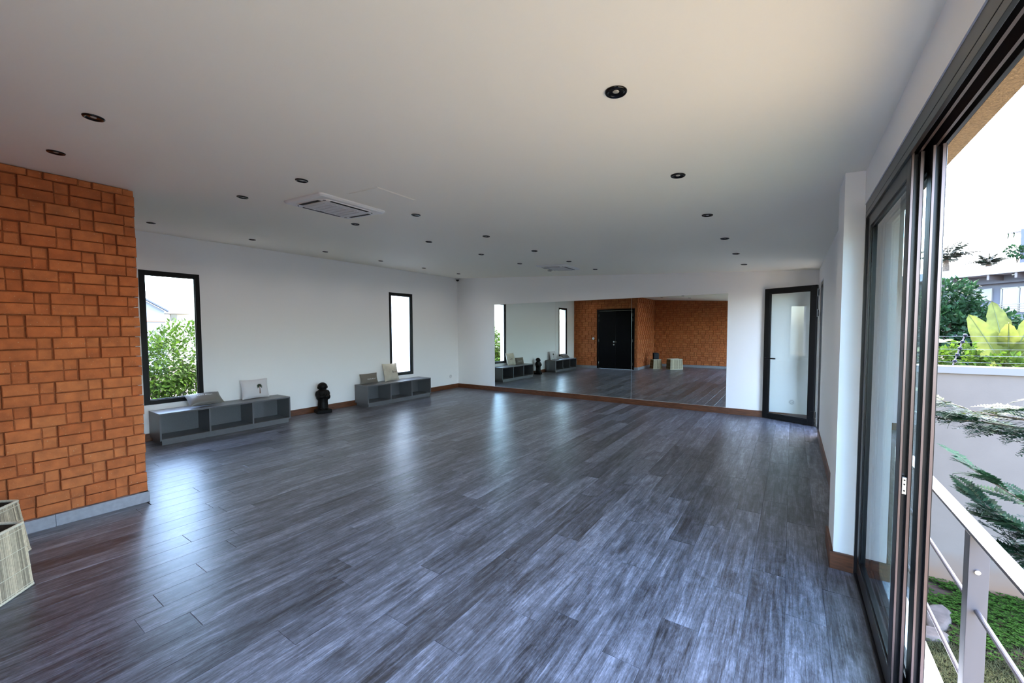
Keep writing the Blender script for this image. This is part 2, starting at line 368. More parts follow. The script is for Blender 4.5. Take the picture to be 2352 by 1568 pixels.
def lay(wall, lst, place, rotz, pick):
    lst = sorted(lst, key=pick); restb = MB(); Rz = Matrix.Rotation(rotz, 4, 'Z')
    for i, (kind, a, b, za, zb) in enumerate(lst):
        pr = (.028 if kind == 'S' else .009)+random.uniform(-.002, .002)
        p = Vector(place((a+b)/2, (za+zb)/2, pr))
        if i < 300:
            o = link('brick', brick_mesh(b-a, zb-za, random.randint(0, 3)), wall, loc=p, rot=(random.uniform(-.006, .006), 0, rotz+random.uniform(-.006, .006)))
        else:
            me = brick_mesh(b-a, zb-za, random.randint(0, 3)); T = Matrix.Translation(p) @ Rz
            restb.add([T @ v_.co for v_ in me.vertices], [tuple(f.vertices) for f in me.polygons])
    if restb.v: stuff(restb.build('brick_remainder', 'brick_clay', wall))
MX, MY, MR = XB-.026, YD-.026, YR+.014       # mortar planes
ret = struct(MB().box(MX-.12, MX, YR-TK, MY-.12, -.02, cz(MX)).build('wall_brick_return', 'mortar'), 'red clay brick return wall with projecting stretcher pairs')
lay(ret, bricks(YR+.016, 1.104, lambda u: cz(XB), .8165), lambda u, z, pr: (MX+pr, u, z), 0, lambda b: -b[1])
DX0, DX1, DZ = -6.04, -4.629, 2.205
mb = MB(); mb.box(XL-TK, DX0, MY-.12, MY, -.02, cz(DX0)); mb.box(DX1, MX, MY-.12, MY, -.02, cz(MX)); mb.box(DX0, DX1, MY-.12, MY, DZ, cz(DX1))
ent = struct(mb.build('wall_brick_entrance', 'mortar'), 'red clay brick wall around the black double door')
lay(ent, bricks(XL+.002, XB-.030, cz, XB-.05, (DX0-.012, DX1+.012, DZ+.012)), lambda u, z, pr: (u, MY+pr, z), math.pi/2, lambda b: (b[0] != 'S', -b[1]))
BX = -.95; BZ = 2.2      # glazed rear opening right of the brick, behind the camera
bak = struct(MB().box(MX-.12, BX, YR-TK, YR, -.02, cz(XB)).box(BX, XR, YR-TK, YR, BZ, cz(BX)).build('wall_brick_back', 'mortar'), 'red clay brick wall behind the straw baskets')
lay(bak, bricks(XB+.004, BX, cz, XB+.11), lambda u, z, pr: (u, YR+pr, z), math.pi/2, lambda b: (b[0] != 'S', b[1]))

# ------------------------------------------------------------------ skirting
def skirt(name, m, segs, label, h, piece):
    root = struct(empty(name), label)
    for (ax, ay, bx, by, nx, ny, t) in segs:
        L_ = math.hypot(bx-ax, by-ay); n = max(1, round(L_/piece)); ux, uy = (bx-ax)/L_, (by-ay)/L_
        for i in range(n):
            s0, s1 = L_*i/n+.0007, L_*(i+1)/n-.0007
            mbs = MB().prism([(ax+ux*s0, ay+uy*s0), (ax+ux*s1, ay+uy*s1), (ax+ux*s1+nx*t, ay+uy*s1+ny*t), (ax+ux*s0+nx*t, ay+uy*s0+ny*t)], .0005, h)
            mbs.build('skirting_board' if 'wood' in m else 'skirting_tile', m, root, bevel=.0015)
    return root
T_ = .016
skirt('baseboard_left', 'skirting_wood', [(XL, YD+.02, XL, YF-T_, 1, 0, T_)], 'red-brown wooden skirting along the window wall', .104, 2.3)
skirt('baseboard_far', 'skirting_wood', [(XL, YF, XR-T_, YF, 0, -1, T_)], 'red-brown wooden skirting below the mirror', .104, 2.4)
skirt('baseboard_right', 'skirting_wood', [(XR, 3.50, XR, FD[0]-.01, -1, 0, T_), (.237, 3.121, .237, 3.515, -1, 0, T_), (.221, 3.135, XR+.012, 3.135, 0, -1, .014)], 'red-brown wooden skirting around the pilaster and right wall', .104, 3.5)
skirt('baseboard_brick', 'skirting_tile', [(MX, YR+.02, MX, YD+.012, 1, 0, .040), (MX+.04, MY, DX1, MY, 0, 1, .040), (DX0, MY, XL+.002, MY, 0, 1, .040), (MX+.04, YR, BX, YR, 0, 1, .04)], 'grey tile skirting under the brick walls', .090, .552)

# ------------------------------------------------------------------ windows in the left wall
def window(name, ya, yb, label):
    root = struct(empty(name, (XL, ya, WZ[0])), label)
    fw_, x0, x1 = .058, -.036, .006; wy, wz = yb-ya, WZ[1]-WZ[0]; e_ = .001
    fm = MB()
    fm.box(x0, x1, e_, fw_, e_, wz-e_); fm.box(x0, x1, wy-fw_, wy-e_, e_, wz-e_); fm.box(x0, x1, fw_, wy-fw_, e_, fw_); fm.box(x0, x1, fw_, wy-fw_, wz-fw_, wz-e_)
    fr_ = fm.build('window_frame', 'black_aluminium', root, bevel=.003)
    bm_ = MB(); a, b, c, d = fw_, wy-fw_, fw_, wz-fw_; t = .011
    bm_.box(-.030, -.008, a, a+t, c, d); bm_.box(-.030, -.008, b-t, b, c, d); bm_.box(-.030, -.008, a+t, b-t, c, c+t); bm_.box(-.030, -.008, a+t, b-t, d-t, d)
    bm_.build('glazing_bead', 'black_aluminium', fr_)
    MB().box(-.026, -.020, a+t, b-t, c+t, d-t).build('pane', 'glass_clear', root)
    return root
window('window_1', *W1, 'tall narrow black framed window nearest the brick wall')
window('window_2', *W2, 'tall narrow black framed window nearest the mirror wall')

w3 = struct(empty('window_3', (BX, YR-.12, 0)), 'tall glazed rear opening behind the camera with dark frame')
OW = XR-BX; fm = MB()
for a in ((.001, .05, .001, BZ-.001), (OW-.05, OW-.001, .001, BZ-.001), (.05, OW-.05, BZ-.05, BZ-.001), (.05, OW-.05, .001, .03), (OW/2-.03, OW/2+.03, .03, BZ-.05)): fm.box(a[0], a[1], 0, .07, a[2], a[3])
fm.build('window_frame', 'bronze_aluminium', w3, bevel=.002)
for a, b in ((.05, OW/2-.03), (OW/2+.03, OW-.05)): MB().box(a, b, .032, .038, .03, BZ-.05).build('pane', 'glass_clear', w3)
# ------------------------------------------------------------------ wide wall mirror
mir = tag(empty('wall_mirror', (-5.819, YF, .109)), 'wide frameless wall mirror of three panels above the skirting', 'mirror')
pw = (5.819-.9002)/3
for i in range(3):
    MB().box(i*pw+.0015, (i+1)*pw-.0015, -.008, -.001, 0, 1.947).build('mirror_panel', 'mirror_silver', mir, bevel=.0012)
for i in (1, 2): MB().box(i*pw-.0015, i*pw+.0015, -.0085, -.003, 0, 1.947).build('panel_joint', 'pale_aluminium', mir)

# ------------------------------------------------------------------ entrance double door (seen in the mirror)
d2 = struct(empty('door_2', (DX0, MY, 0)), 'black double entrance door in the brick wall')
W_ = DX1-DX0
fm = MB(); fm.box(0, .06, -.10, .02, 0, DZ); fm.box(W_-.06, W_, -.10, .02, 0, DZ); fm.box(.06, W_-.06, -.10, .02, DZ-.06, DZ); fm.build('door_frame', 'door_black', d2, bevel=.003)
for s in (0, 1):
    a = .062 if s == 0 else W_/2+.0015; b = W_/2-.0015 if s == 0 else W_-.062
    lf = MB().box(a, b, -.06, -.012, .004, DZ-.063).build('door_leaf', 'door_black', d2, bevel=.003)
    hx = .062 if s == 0 else W_-.062
    for hz in (.20, 1.05, 1.80, 1.98): MB().rod((hx, .002, hz-.05), (hx, .002, hz+.05), .011, 10).build('hinge', 'steel', lf)
    if s == 0:
        h = MB(); h.lathe([(.0, 0), (.026, 0), (.026, .01), (.0, .01)], 20, close=False)
        for zz in (1.0, .90):
            hm = MB().rod((b-.06, -.012, zz), (b-.06, -.002, zz), .026, 20); hm.build('handle_rose', 'steel', lf)
        MB().tube([(b-.06, -.002, 1.0), (b-.06, .045, 1.0), (b+.06, .045, 1.0)], .009, 10).build('lever_handle', 'steel', lf)

# ------------------------------------------------------------------ glazed side door standing open at the far right
d1 = struct(empty('door_1', (XR, FD[1], 0)), 'black framed glazed side door swung open against the end wall')
fm = MB(); y0 = FD[0]-FD[1]; fx0, fx1 = .012, .09
fm.box(fx0, fx1, y0+.001, y0+.045, 0, FD[2]-.001); fm.box(fx0, fx1, -.045, -.001, 0, FD[2]-.001); fm.box(fx0, fx1, y0+.045, -.045, FD[2]-.05, FD[2]-.001); fm.box(fx0, fx1, y0+.045, -.045, 0, .018)
fm.build('door_frame', 'black_aluminium', d1, bevel=.002)
ang = math.atan2(7.912-7.59, -.364-.295)
leaf = empty('door_leaf', (-.027, -.01, .008)); leaf.parent = d1; leaf.rotation_euler = (0, 0, ang)
LW, LH, ST = .735, 2.085, .075
fm = MB(); fm.box(0, ST, -.022, .022, 0, LH); fm.box(LW-ST, LW, -.022, .022, 0, LH); fm.box(ST, LW-ST, -.022, .022, 0, ST); fm.box(ST, LW-ST, -.022, .022, LH-ST, LH)
fm.build('leaf_frame', 'black_aluminium', leaf, bevel=.003)
fm = MB(); bt = .014; fm.box(ST, ST+bt, -.015, .015, ST, LH-ST); fm.box(LW-ST-bt, LW-ST, -.015, .015, ST, LH-ST); fm.box(ST+bt, LW-ST-bt, -.015, .015, ST, ST+bt); fm.box(ST+bt, LW-ST-bt, -.015, .015, LH-ST-bt, LH-ST)
fm.build('glazing_bead', 'black_aluminium', leaf)
MB().box(ST+bt, LW-ST-bt, -.003, .003, ST+bt, LH-ST-bt).build('pane', 'glass_door', leaf)
MB().tube([(LW-.035, .022, .97), (LW-.035, .06, .97), (LW-.20, .06, .97)], .010, 10).build('lever_handle', 'black_aluminium', leaf)
for hz in (.17, 1.67, 1.97):
    hm = MB().rod((-.008, .024, hz-.055), (-.008, .024, hz+.055), .011, 10); hm.box(-.03, .04, .021, .027, hz-.045, hz+.045); hg = hm.build('hinge', 'black_aluminium', leaf)
# ------------------------------------------------------------------ sliding glass doors
d3 = struct(empty('door_3', (.332, SY0, 0)), 'dark bronze sliding glass doors stacked open at both ends')
LEN = SY1-SY0
fm = MB()                                   # head: lip, box, two rails, rear lip
fm.box(0, .010, .001, LEN-.001, 2.104, SLZ-.001); fm.box(0, .012, .001, LEN-.001, 2.074, 2.101); fm.box(.010, .1025, .001, LEN-.001, 2.128, SLZ-.001); fm.box(.091, .1025, .001, LEN-.001, 2.09, 2.128)
hd = fm.build('head_frame', 'bronze_aluminium', d3, bevel=.001)
for x in (.030, .064): MB().box(x, x+.008, .02, LEN-.02, 2.083, 2.128).build('head_track', 'bronze_lit', hd)
fm = MB(); fm.box(0, .1025, .001, LEN-.001, .0005, .014); sl_ = fm.build('sill_frame', 'bronze_aluminium', d3, bevel=.001)
for x in (.022, .066): MB().box(x, x+.006, .02, LEN-.02, .014, .026).build('sill_track', 'bronze_lit', sl_)
for y in (.001, LEN-.026):
    fm = MB(); fm.box(0, .1025, y, y+.025, .014, 2.074); fm.build('jamb_frame', 'bronze_aluminium', d3, bevel=.001)
def slider(x, y0, y1, edge):
    lf = empty('sliding_leaf', (x, y0-SY0, .027)); lf.parent = d3
    l_, h_, t, st = y1-y0, 2.055, .036, .067
    fm = MB()
    fm.box(0, t, st, l_-st, 0, .085); fm.box(0, t, st, l_-st, h_-.07, h_)
    # stiles, the leading one grooved
    for s, e_ in ((0, edge == 0), (1, edge == 1)):
        a, b = (0, st) if s == 0 else (l_-st, l_)
        if not e_: fm.box(0, t, a, b, 0, h_)
        else:
            c0, c1 = (a+.022, b) if s == 0 else (a, b-.022)
            fm.box(0, t, c0, c1, 0, h_)
            q0, q1 = (a, c0) if s == 0 else (c1, b)
            for xa, xb in ((0, .009), (.0235, .036)): fm.box(xa, xb, q0, q1, 0, h_)
    fm.build('leaf_frame', 'bronze_aluminium', lf, bevel=.001)
    if edge == 0:
        for xa, xb in ((.0015, .0075), (.025, .033)): MB().box(xa, xb, -.0016, .0, 0, h_).build('edge_sheen', 'bronze_lit', lf)  # thin strips carrying the painted warm reflection of the stile edge
    fm = MB(); bt = .012
    fm.box(.008, .028, st, st+bt, .085, h_-.07); fm.box(.008, .028, l_-st-bt, l_-st, .085, h_-.07); fm.box(.008, .028, st+bt, l_-st-bt, .085, .085+bt); fm.box(.008, .028, st+bt, l_-st-bt, h_-.07-bt, h_-.07)
    fm.build('glazing_gasket', 'black_aluminium', lf)
    MB().box(.015, .021, st+bt, l_-st-bt, .085+bt, h_-.07-bt).build('pane', 'glass_slide', lf)
    return lf
s1 = slider(.010, 2.09, 3.085, 0); s2 = slider(.056, 2.045, 3.04, 0)
slider(.010, -.57, .33, 1); slider(.056, -.55, .37, 1)
lt = MB().box(.0095, .0225, -.004, .012, .805, .868).build('lock_strike', 'steel', s1, bevel=.001)
for zz in (.818, .842, .858): MB().rod((.016, -.0055, zz), (.016, -.0035, zz), .003, 10).build('screw', 'black_aluminium', lt)

# ------------------------------------------------------------------ ceiling downlights
def make_downlight():
    r = empty('downlight')
    MB().lathe([(.030, 0), (.0435, 0), (.0435, -.003), (.040, -.0075), (.034, -.0075), (.030, -.003)], 32, close=False).build('trim_ring', 'gloss_black', r, smooth=True)
    MB().lathe([(.034, -.0068), (.030, -.0028), (.020, -.0012), (.013, -.0010)], 32, close=False).build('reflector', 'gloss_black', r, smooth=True)
    MB().lathe([(.0001, -.0045), (.009, -.004), (.0125, -.002), (.013, -.0006)], 20, close=False).build('lamp_lens', 'lamp_face', r, smooth=True)
    ld = bpy.data.lights.new('fill_lamp', 'SPOT'); ld.energy = 1.3; ld.spot_size = math.radians(155); ld.spot_blend = 1; ld.shadow_soft_size = .01; ld.color = (1, .90, .78)  # spot added to lift the room light; the downlights themselves are off
    lo = bpy.data.objects.new('fill_lamp', ld); COL.objects.link(lo); lo.parent = r; lo.location = (0, 0, -.016)
    return r
dl0 = make_downlight(); first = True
ordn = ['nearest the camera', 'second from the camera', 'third from the camera', 'fourth from the camera', 'fifth from the camera', 'sixth from the camera', 'seventh from the camera']
YS = [.57, 1.643, 2.735, 3.815, 4.895, 5.955, 7.01]
ROWS = [(-.598, YS[1:], 'row beside the sliding doors'), (-2.91, YS, 'row just right of the ceiling cassettes'), (-3.83, YS, 'row just left of the ceiling cassettes'), (-6.13, YS[1:], 'row along the window wall')]
tilt = math.atan(-CES)
for x, ys, rn in ROWS:
    for i, y in enumerate(ys):
        o = dl0 if first else copy_tree(dl0); first = False
        o.location = (x, y, cz(x)-.0005); o.rotation_euler = (0, tilt, 0)
        tag(o, 'black recessed downlight, %s in the %s' % (ordn[i], rn), 'downlight', 'recessed ceiling downlights')

# ------------------------------------------------------------------ ceiling cassette air conditioners
def rrect(w_, h_, r, n=5):
    out = []
    for cx_, cy_, a0 in ((w_/2-r, h_/2-r, 0), (-w_/2+r, h_/2-r, 90), (-w_/2+r, -h_/2+r, 180), (w_/2-r, -h_/2+r, 270)):
        out += [(cx_+r*math.cos(math.radians(a0+90*k_/n)), cy_+r*math.sin(math.radians(a0+90*k_/n))) for k_ in range(n+1)]
    return out
def make_ac():
    r = empty('ceiling_air_conditioner')
    WX, WY = .575, .645
    o_ = rrect(WX, WY, .035); i_ = rrect(WX-.03, WY-.03, .03); n = len(o_)
    P_ = [(x, y, 0) for x, y in o_]+[(x, y, -.010) for x, y in o_]+[(x, y, -.022) for x, y in i_]
    MB().add(P_, [tuple(range(2*n, 3*n))]+[(k_, (k_+1) % n, n+(k_+1) % n, n+k_) for k_ in range(n)]+[(n+k_, n+(k_+1) % n, 2*n+(k_+1) % n, 2*n+k_) for k_ in range(n)]).build('panel', 'plastic_white', r)
    # outlet ring: raised round-cornered band
    a_ = rrect(WX-.12, WY-.12, .09, 8); b_ = rrect(WX-.20, WY-.20, .055, 8); n = len(a_)
    P_ = [(x, y, -.020) for x, y in a_]+[(x*.992, y*.992, -.029) for x, y in a_]+[(x, y, -.029) for x, y in b_]+[(x, y, -.020) for x, y in b_]
    MB().add(P_, [(k_+n*j, (k_+1) % n+n*j, (k_+1) % n+n*((j+1) % 4), k_+n*((j+1) % 4)) for j in range(4) for k_ in range(n)]).build('outlet_ring', 'plastic_white', r)
    for s in (-1, 1):
        MB().box(-.145, .145, s*(WY/2-.080)-.015, s*(WY/2-.080)+.015, -.0315, -.0285).build('air_outlet', 'black_void', r)
        MB().box(s*(WX/2-.080)-.015, s*(WX/2-.080)+.015, -.18, .18, -.0315, -.0285).build('air_outlet', 'black_void', r)
    g = MB().prism(rrect(WX-.205, WY-.205, .05, 6), -.034, -.021).build('intake_grille', 'plastic_grille', r)
    for k_ in range(7):
        y = -.165+k_*.055
        MB().box(-.13, .13, y-.020, y+.020, -.0375, -.0335).build('grille_slat', 'plastic_grille', g, bevel=.002)
    for x, y in ((.165, -.1), (.165, .1), (-.165, .1), (-.165, -.1)): MB().rod((x, y, -.034), (x, y, -.038), .007, 10).build('grille_clip', 'plastic_white', r)
    for s in ((1, 1), (1, -1), (-1, 1), (-1, -1)): MB().prism([(s[0]*.185, s[1]*.235), (s[0]*.205, s[1]*.222), (s[0]*.210, s[1]*.226), (s[0]*.190, s[1]*.242)], -.0315, -.0285).build('corner_louvre', 'black_void', r)
    MB().box(-.180, -.172, -.04, -.01, -.0355, -.0335).build('badge', 'black_void', r)
    return r
ac = make_ac()
for i, (x, y, lb) in enumerate([(-3.345, 2.195, 'white ceiling cassette air conditioner nearest the brick wall'), (-3.40, 6.55, 'white ceiling cassette air conditioner nearest the mirror wall')]):
    o = ac if i == 0 else copy_tree(ac); o.location = (x, y, cz(x)); o.rotation_euler = (0, tilt, 0); tag(o, lb, 'air conditioner', 'ceiling cassettes')
hp = tag(empty('access_panel', (-2.715, 2.19, cz(-2.715)), (0, tilt, 0)), 'flush white square access panel in the ceiling beside the near cassette', 'access panel')
MB().box(-.175, .175, -.178, .178, -.0035, -.0005).build('hatch_lid', 'ceiling_paint', hp, bevel=.001)
fm = MB()
for a in ((-.186, .186, -.189, -.181), (-.186, .186, .181, .189), (-.186, -.178, -.181, .181), (.178, .186, -.181, .181)): fm.box(*a, -.002, -.0005)
fm.build('hatch_frame', 'ceiling_paint', hp)

# ------------------------------------------------------------------ small wall fittings
sc_ = tag(empty('security_camera', (XL+.075, YF-.075, cz(XL)-.004)), 'small white dome security camera in the ceiling corner', 'camera')
MB().lathe([(0.0001, 0), (.055, 0), (.058, -.02), (.05, -.036), (.0001, -.036)], 24, close=False).build('housing', 'plastic_white', sc_, smooth=True)
MB().ball((0, 0, -.036), (.042, .042, .045), 20, 12).build('dome', 'gloss_black', sc_, smooth=True)
def socket(name, loc, rotz, label):
    s = tag(empty(name, loc, (0, 0, rotz)), label, 'socket')      # local +x = out of the wall
    MB().rod((0, 0, 0), (.009, 0, 0), .043, 28).build('plate', 'plastic_white', s, bevel=.002)
    rg = MB()
    n = 28
    for k_ in range(n):
        a0, a1 = 2*math.pi*k_/n, 2*math.pi*(k_+1)/n
        rg.add([(x, r*math.cos(a), r*math.sin(a)) for x, r, a in ((.0095, .024, a0), (.0095, .024, a1), (.0095, .028, a1), (.0095, .028, a0))], [(0, 1, 2, 3)])
    rg.build('well_rim', 'laminate', s)
    for y in (-.0095, .0095): MB().rod((.009, y, 0), (.0098, y, 0), .0035, 10).build('contact_hole', 'black_void', s)
    return s
socket('wall_socket', (XL, 7.653, .308), 0, 'round white wall socket low on the window wall near the corner')
socket('wall_socket', (.027, YF, .285), -math.pi/2, 'round white wall socket behind the open glazed door')
th = tag(empty('thermostat', (-6.18, YD-.014+.018, 1.12)), 'round white wall control on the brick beside the double door', 'thermostat')
MB().rod((0, 0, 0), (0, .016, 0), .045, 28).build('body', 'plastic_white', th, bevel=.003)
MB().rod((0, .016, 0), (0, .02, 0), .026, 28).build('dial', 'plastic_grille', th)

# ------------------------------------------------------------------ bench cabinets
def make_bench():
    r = empty('bench_cabinet'); D, Wd, Ht, t = .398, 1.665, .408, .019
    MB().box(0, D, 0, Wd, Ht-t, Ht).build('top_panel', 'laminate', r, bevel=.0012)
    MB().box(0, D, t, Wd-t, .058, .058+t).build('bottom_panel', 'laminate', r, bevel=.0012)
    for y in (0, Wd-t): MB().box(0, D, y, y+t, .058, Ht-t).build('side_panel', 'laminate', r, bevel=.0012)
    for k_ in (1, 2): MB().box(.012, D-.002, Wd*k_/3-t/2, Wd*k_/3+t/2, .058+t, Ht-t).build('divider', 'laminate', r, bevel=.0012)
    MB().box(.002, .012, t, Wd-t, .058+t, Ht-t).build('back_panel', 'laminate', r)
    MB().box(.02, D-.008, .02, Wd-.03, .0005, .058).build('plinth', 'laminate', r)
    return r
b1 = make_bench(); b2 = copy_tree(b1)
b1.location = (XL+.018, 1.755, 0); b2.location = (XL+.018, 4.885, 0)
tag(b1, 'low grey three-bay bench cabinet under the window by the brick wall', 'bench', 'low bench cabinets')
tag(b2, 'low grey three-bay bench cabinet near the mirror wall, past the statue', 'bench', 'low bench cabinets')

# ------------------------------------------------------------------ cushions
def cushion(name, w_, h_, t, m, loc, lean, yaw, label, cornerp=.07, roll=0):
    r = tag(empty(name, loc), label, 'cushion')
    R = Matrix.Rotation(yaw, 4, 'Z') @ Matrix(((0, -math.sin(lean), math.cos(lean), 0), (1, 0, 0, 0), (0, math.cos(lean), math.sin(lean), 0), (0, 0, 0, 1))) @ Matrix.Rotation(roll, 4, 'Z')
    r.rotation_euler = R.to_euler()
    n = 22; rg = random.Random(label)
    ph = [rg.uniform(0, 6) for _ in range(4)]
    def S(u, v):
        x = w_/2*u*(1-cornerp*(1-v*v)); y = h_/2*v*(1-cornerp*.9*(1-u*u))
        b = max(0, (1-u**2)*(1-v**2))**.42*t
        b += .004*math.sin(5*u+ph[0])*math.sin(4*v+ph[1])*(1-u*u)*(1-v*v)
        return x, y, b
    mb_ = MB()
    for sgn in (1, -1):
        P_ = []
        for i in range(n+1):
            for k_ in range(n+1):
                u, v = -1+2*i/n, -1+2*k_/n; x, y, b = S(u, v); P_.append((x, y, sgn*max(b, .0015)))
        fs = [(i*(n+1)+k_, (i+1)*(n+1)+k_, (i+1)*(n+1)+k_+1, i*(n+1)+k_+1) for i in range(n) for k_ in range(n)]
        mb_.add(P_, fs if sgn > 0 else [f[::-1] for f in fs])
    body = mb_.build('cover', m, r, smooth=True)
    pts = [Vector(S(u, v)[:2]+(0,)) for u, v in [(-1+2*i/10, -1) for i in range(10)]+[(1, -1+2*i/10) for i in range(10)]+[(1-2*i/10, 1) for i in range(10)]+[(-1, 1-2*i/10) for i in range(11)]]
    MB().tube(pts, .003, 6).build('piping', m, r)
    r_S = lambda x, y: S(max(-.97, min(.97, x/(w_/2*(1-cornerp)))), max(-.97, min(.97, y/(h_/2*(1-cornerp)))))[2]+.0022
    return r, r_S
def letters(parent, S, text, size, m, cx_=0, cy_=0, space=1.0):
    c = bpy.data.curves.new('lettering', 'FONT'); c.body = text; c.size = size; c.align_x = 'CENTER'; c.align_y = 'CENTER'; c.space_character = space; c.offset = size*.012
    t = bpy.data.objects.new('lettering', c); COL.objects.link(t)
    dg = bpy.context.evaluated_depsgraph_get(); me = bpy.data.meshes.new_from_object(t.evaluated_get(dg)); bpy.data.objects.remove(t)
    for v_ in me.vertices:
        x, y = v_.co.x+cx_, v_.co.y+cy_; v_.co = (x, y, S(x, y))
    me.materials.clear(); me.materials.append(MAT[m]); return link('lettering', me, parent)
BT = .409
c1, S1 = cushion('lumbar_cushion', .42, .22, .058, 'fabric_silver', (-6.775, 2.325, BT+.098), math.radians(52), math.radians(4), 'shiny silver grey lumbar cushion lying under the window', .045)
letters(c1, S1, 'CLOS MOLIT', .028, 'print_white', 0, .025, 1.25)
c2, S2 = cushion('palm_print_cushion', .40, .295, .055, 'fabric_white', (-6.878, 3.035, BT+.148), math.radians(12), math.radians(2), 'white cushion with a palm tree print leaning on the wall')
c3, S3 = cushion('lumbar_cushion', .41, .195, .045, 'fabric_taupe', (-6.895, 5.165, BT+.098), math.radians(12), math.radians(2), 'taupe lumbar cushion with pale lettering on the farther bench')
letters(c3, S3, 'CLOS MOLIT', .030, 'print_white', .03, -.018, 1.25)
c4, S4 = cushion('square_cushion', .385, .365, .06, 'fabric_cream', (-6.875, 5.69, BT+.18), math.radians(14), math.radians(3), 'cream square cushion with dark lettering before the far window')
letters(c4, S4, 'B', .062, 'print_black', .008, -.005); letters(c4, S4, 'isou', .046, 'print_red', .068, -.008)
# printed palm on the white cushion
tr_ = MB()
for k_ in range(10):
    za, zb = -.085+.0115*k_, -.085+.0115*(k_+1); wa = .0085-.0005*k_; wb = wa-.0005
    tr_.add([(x, y, S2(x, y)) for x, y in ((.045-wa, za), (.045+wa, za), (.045+wb, zb), (.045-wb, zb))], [(0, 1, 2, 3)])
tr_.build('printed_trunk', 'print_brown', c2)
fr_ = MB()
for k_ in range(11):
    a = math.radians(-35+k_*25); l_ = .05 if 1 < k_ < 9 else .046; pts = []
    for q in range(6):
        s_ = q/5; x = .045+l_*s_*math.cos(a); y = .035+l_*s_*math.sin(a)-.018*s_*s_; ww = .0075*math.sin(math.pi*min(1, s_*.9+.1))
        nx, ny = -math.sin(a), math.cos(a); pts += [(x+nx*ww, y+ny*ww), (x-nx*ww, y-ny*ww)]
    fr_.add([(x, y, S2(x, y)) for x, y in pts], [(2*q, 2*q+1, 2*q+3, 2*q+2) for q in range(5)])
fr_.build('printed_fronds', 'print_green', c2)

# ------------------------------------------------------------------ black statue
st = tag(empty('statue', (-6.835, 4.135, 0), (0, 0, math.radians(-14))), 'black carved standing figurine with folded hands between the two benches', 'statue')
MB().box(-.10, .10, -.125, .125, .0005, .062).build('base', 'stone_black', st, bevel=.008)
mb = MB()
mb.lathe([(.085, .05), (.088, .10), (.082, .20), (.090, .28), (.100, .34), (.085, .395), (.045, .425)], 20)   # robe
for s in (-1, 1):
    mb.ball((.0, s*.082, .335), (.052, .042, .065)); mb.ball((.035, s*.085, .285), (.05, .034, .05)); mb.ball((.075, s*.045, .295), (.04, .04, .028))
    mb.ball((.055, s*.04, .075), (.055, .033, .025)); mb.ball((.002, s*.077, .455), (.018, .012, .026))
mb.ball((.098, 0, .318), (.02, .02, .045)); mb.ball((.0, 0, .415), (.05, .052, .03))
mb.ball((.004, 0, .458), (.070, .076, .068)); mb.ball((.074, 0, .452), (.012, .012, .014)); mb.ball((.066, 0, .430), (.010, .022, .006))
for s in (-1, 1): mb.ball((.066, s*.026, .466), (.008, .013, .006))
fg = mb.build('figure', 'stone_black', st, smooth=True)
rm = fg.modifiers.new('remesh', 'REMESH'); rm.mode = 'VOXEL'; rm.voxel_size = .006; rm.use_smooth_shade = True
hb = MB()
prof = [(.080*math.sin(t), .0705*math.cos(t)) for t in [math.pi*.5*k_/8 for k_ in range(9)]]
hb.lathe([(max(r, .0005), z) for r, z in prof]+[(.082, -.012), (.074, -.014)], 24, (-.004, 0, .470), close=False); hb.build('hair', 'stone_black', st, smooth=True)

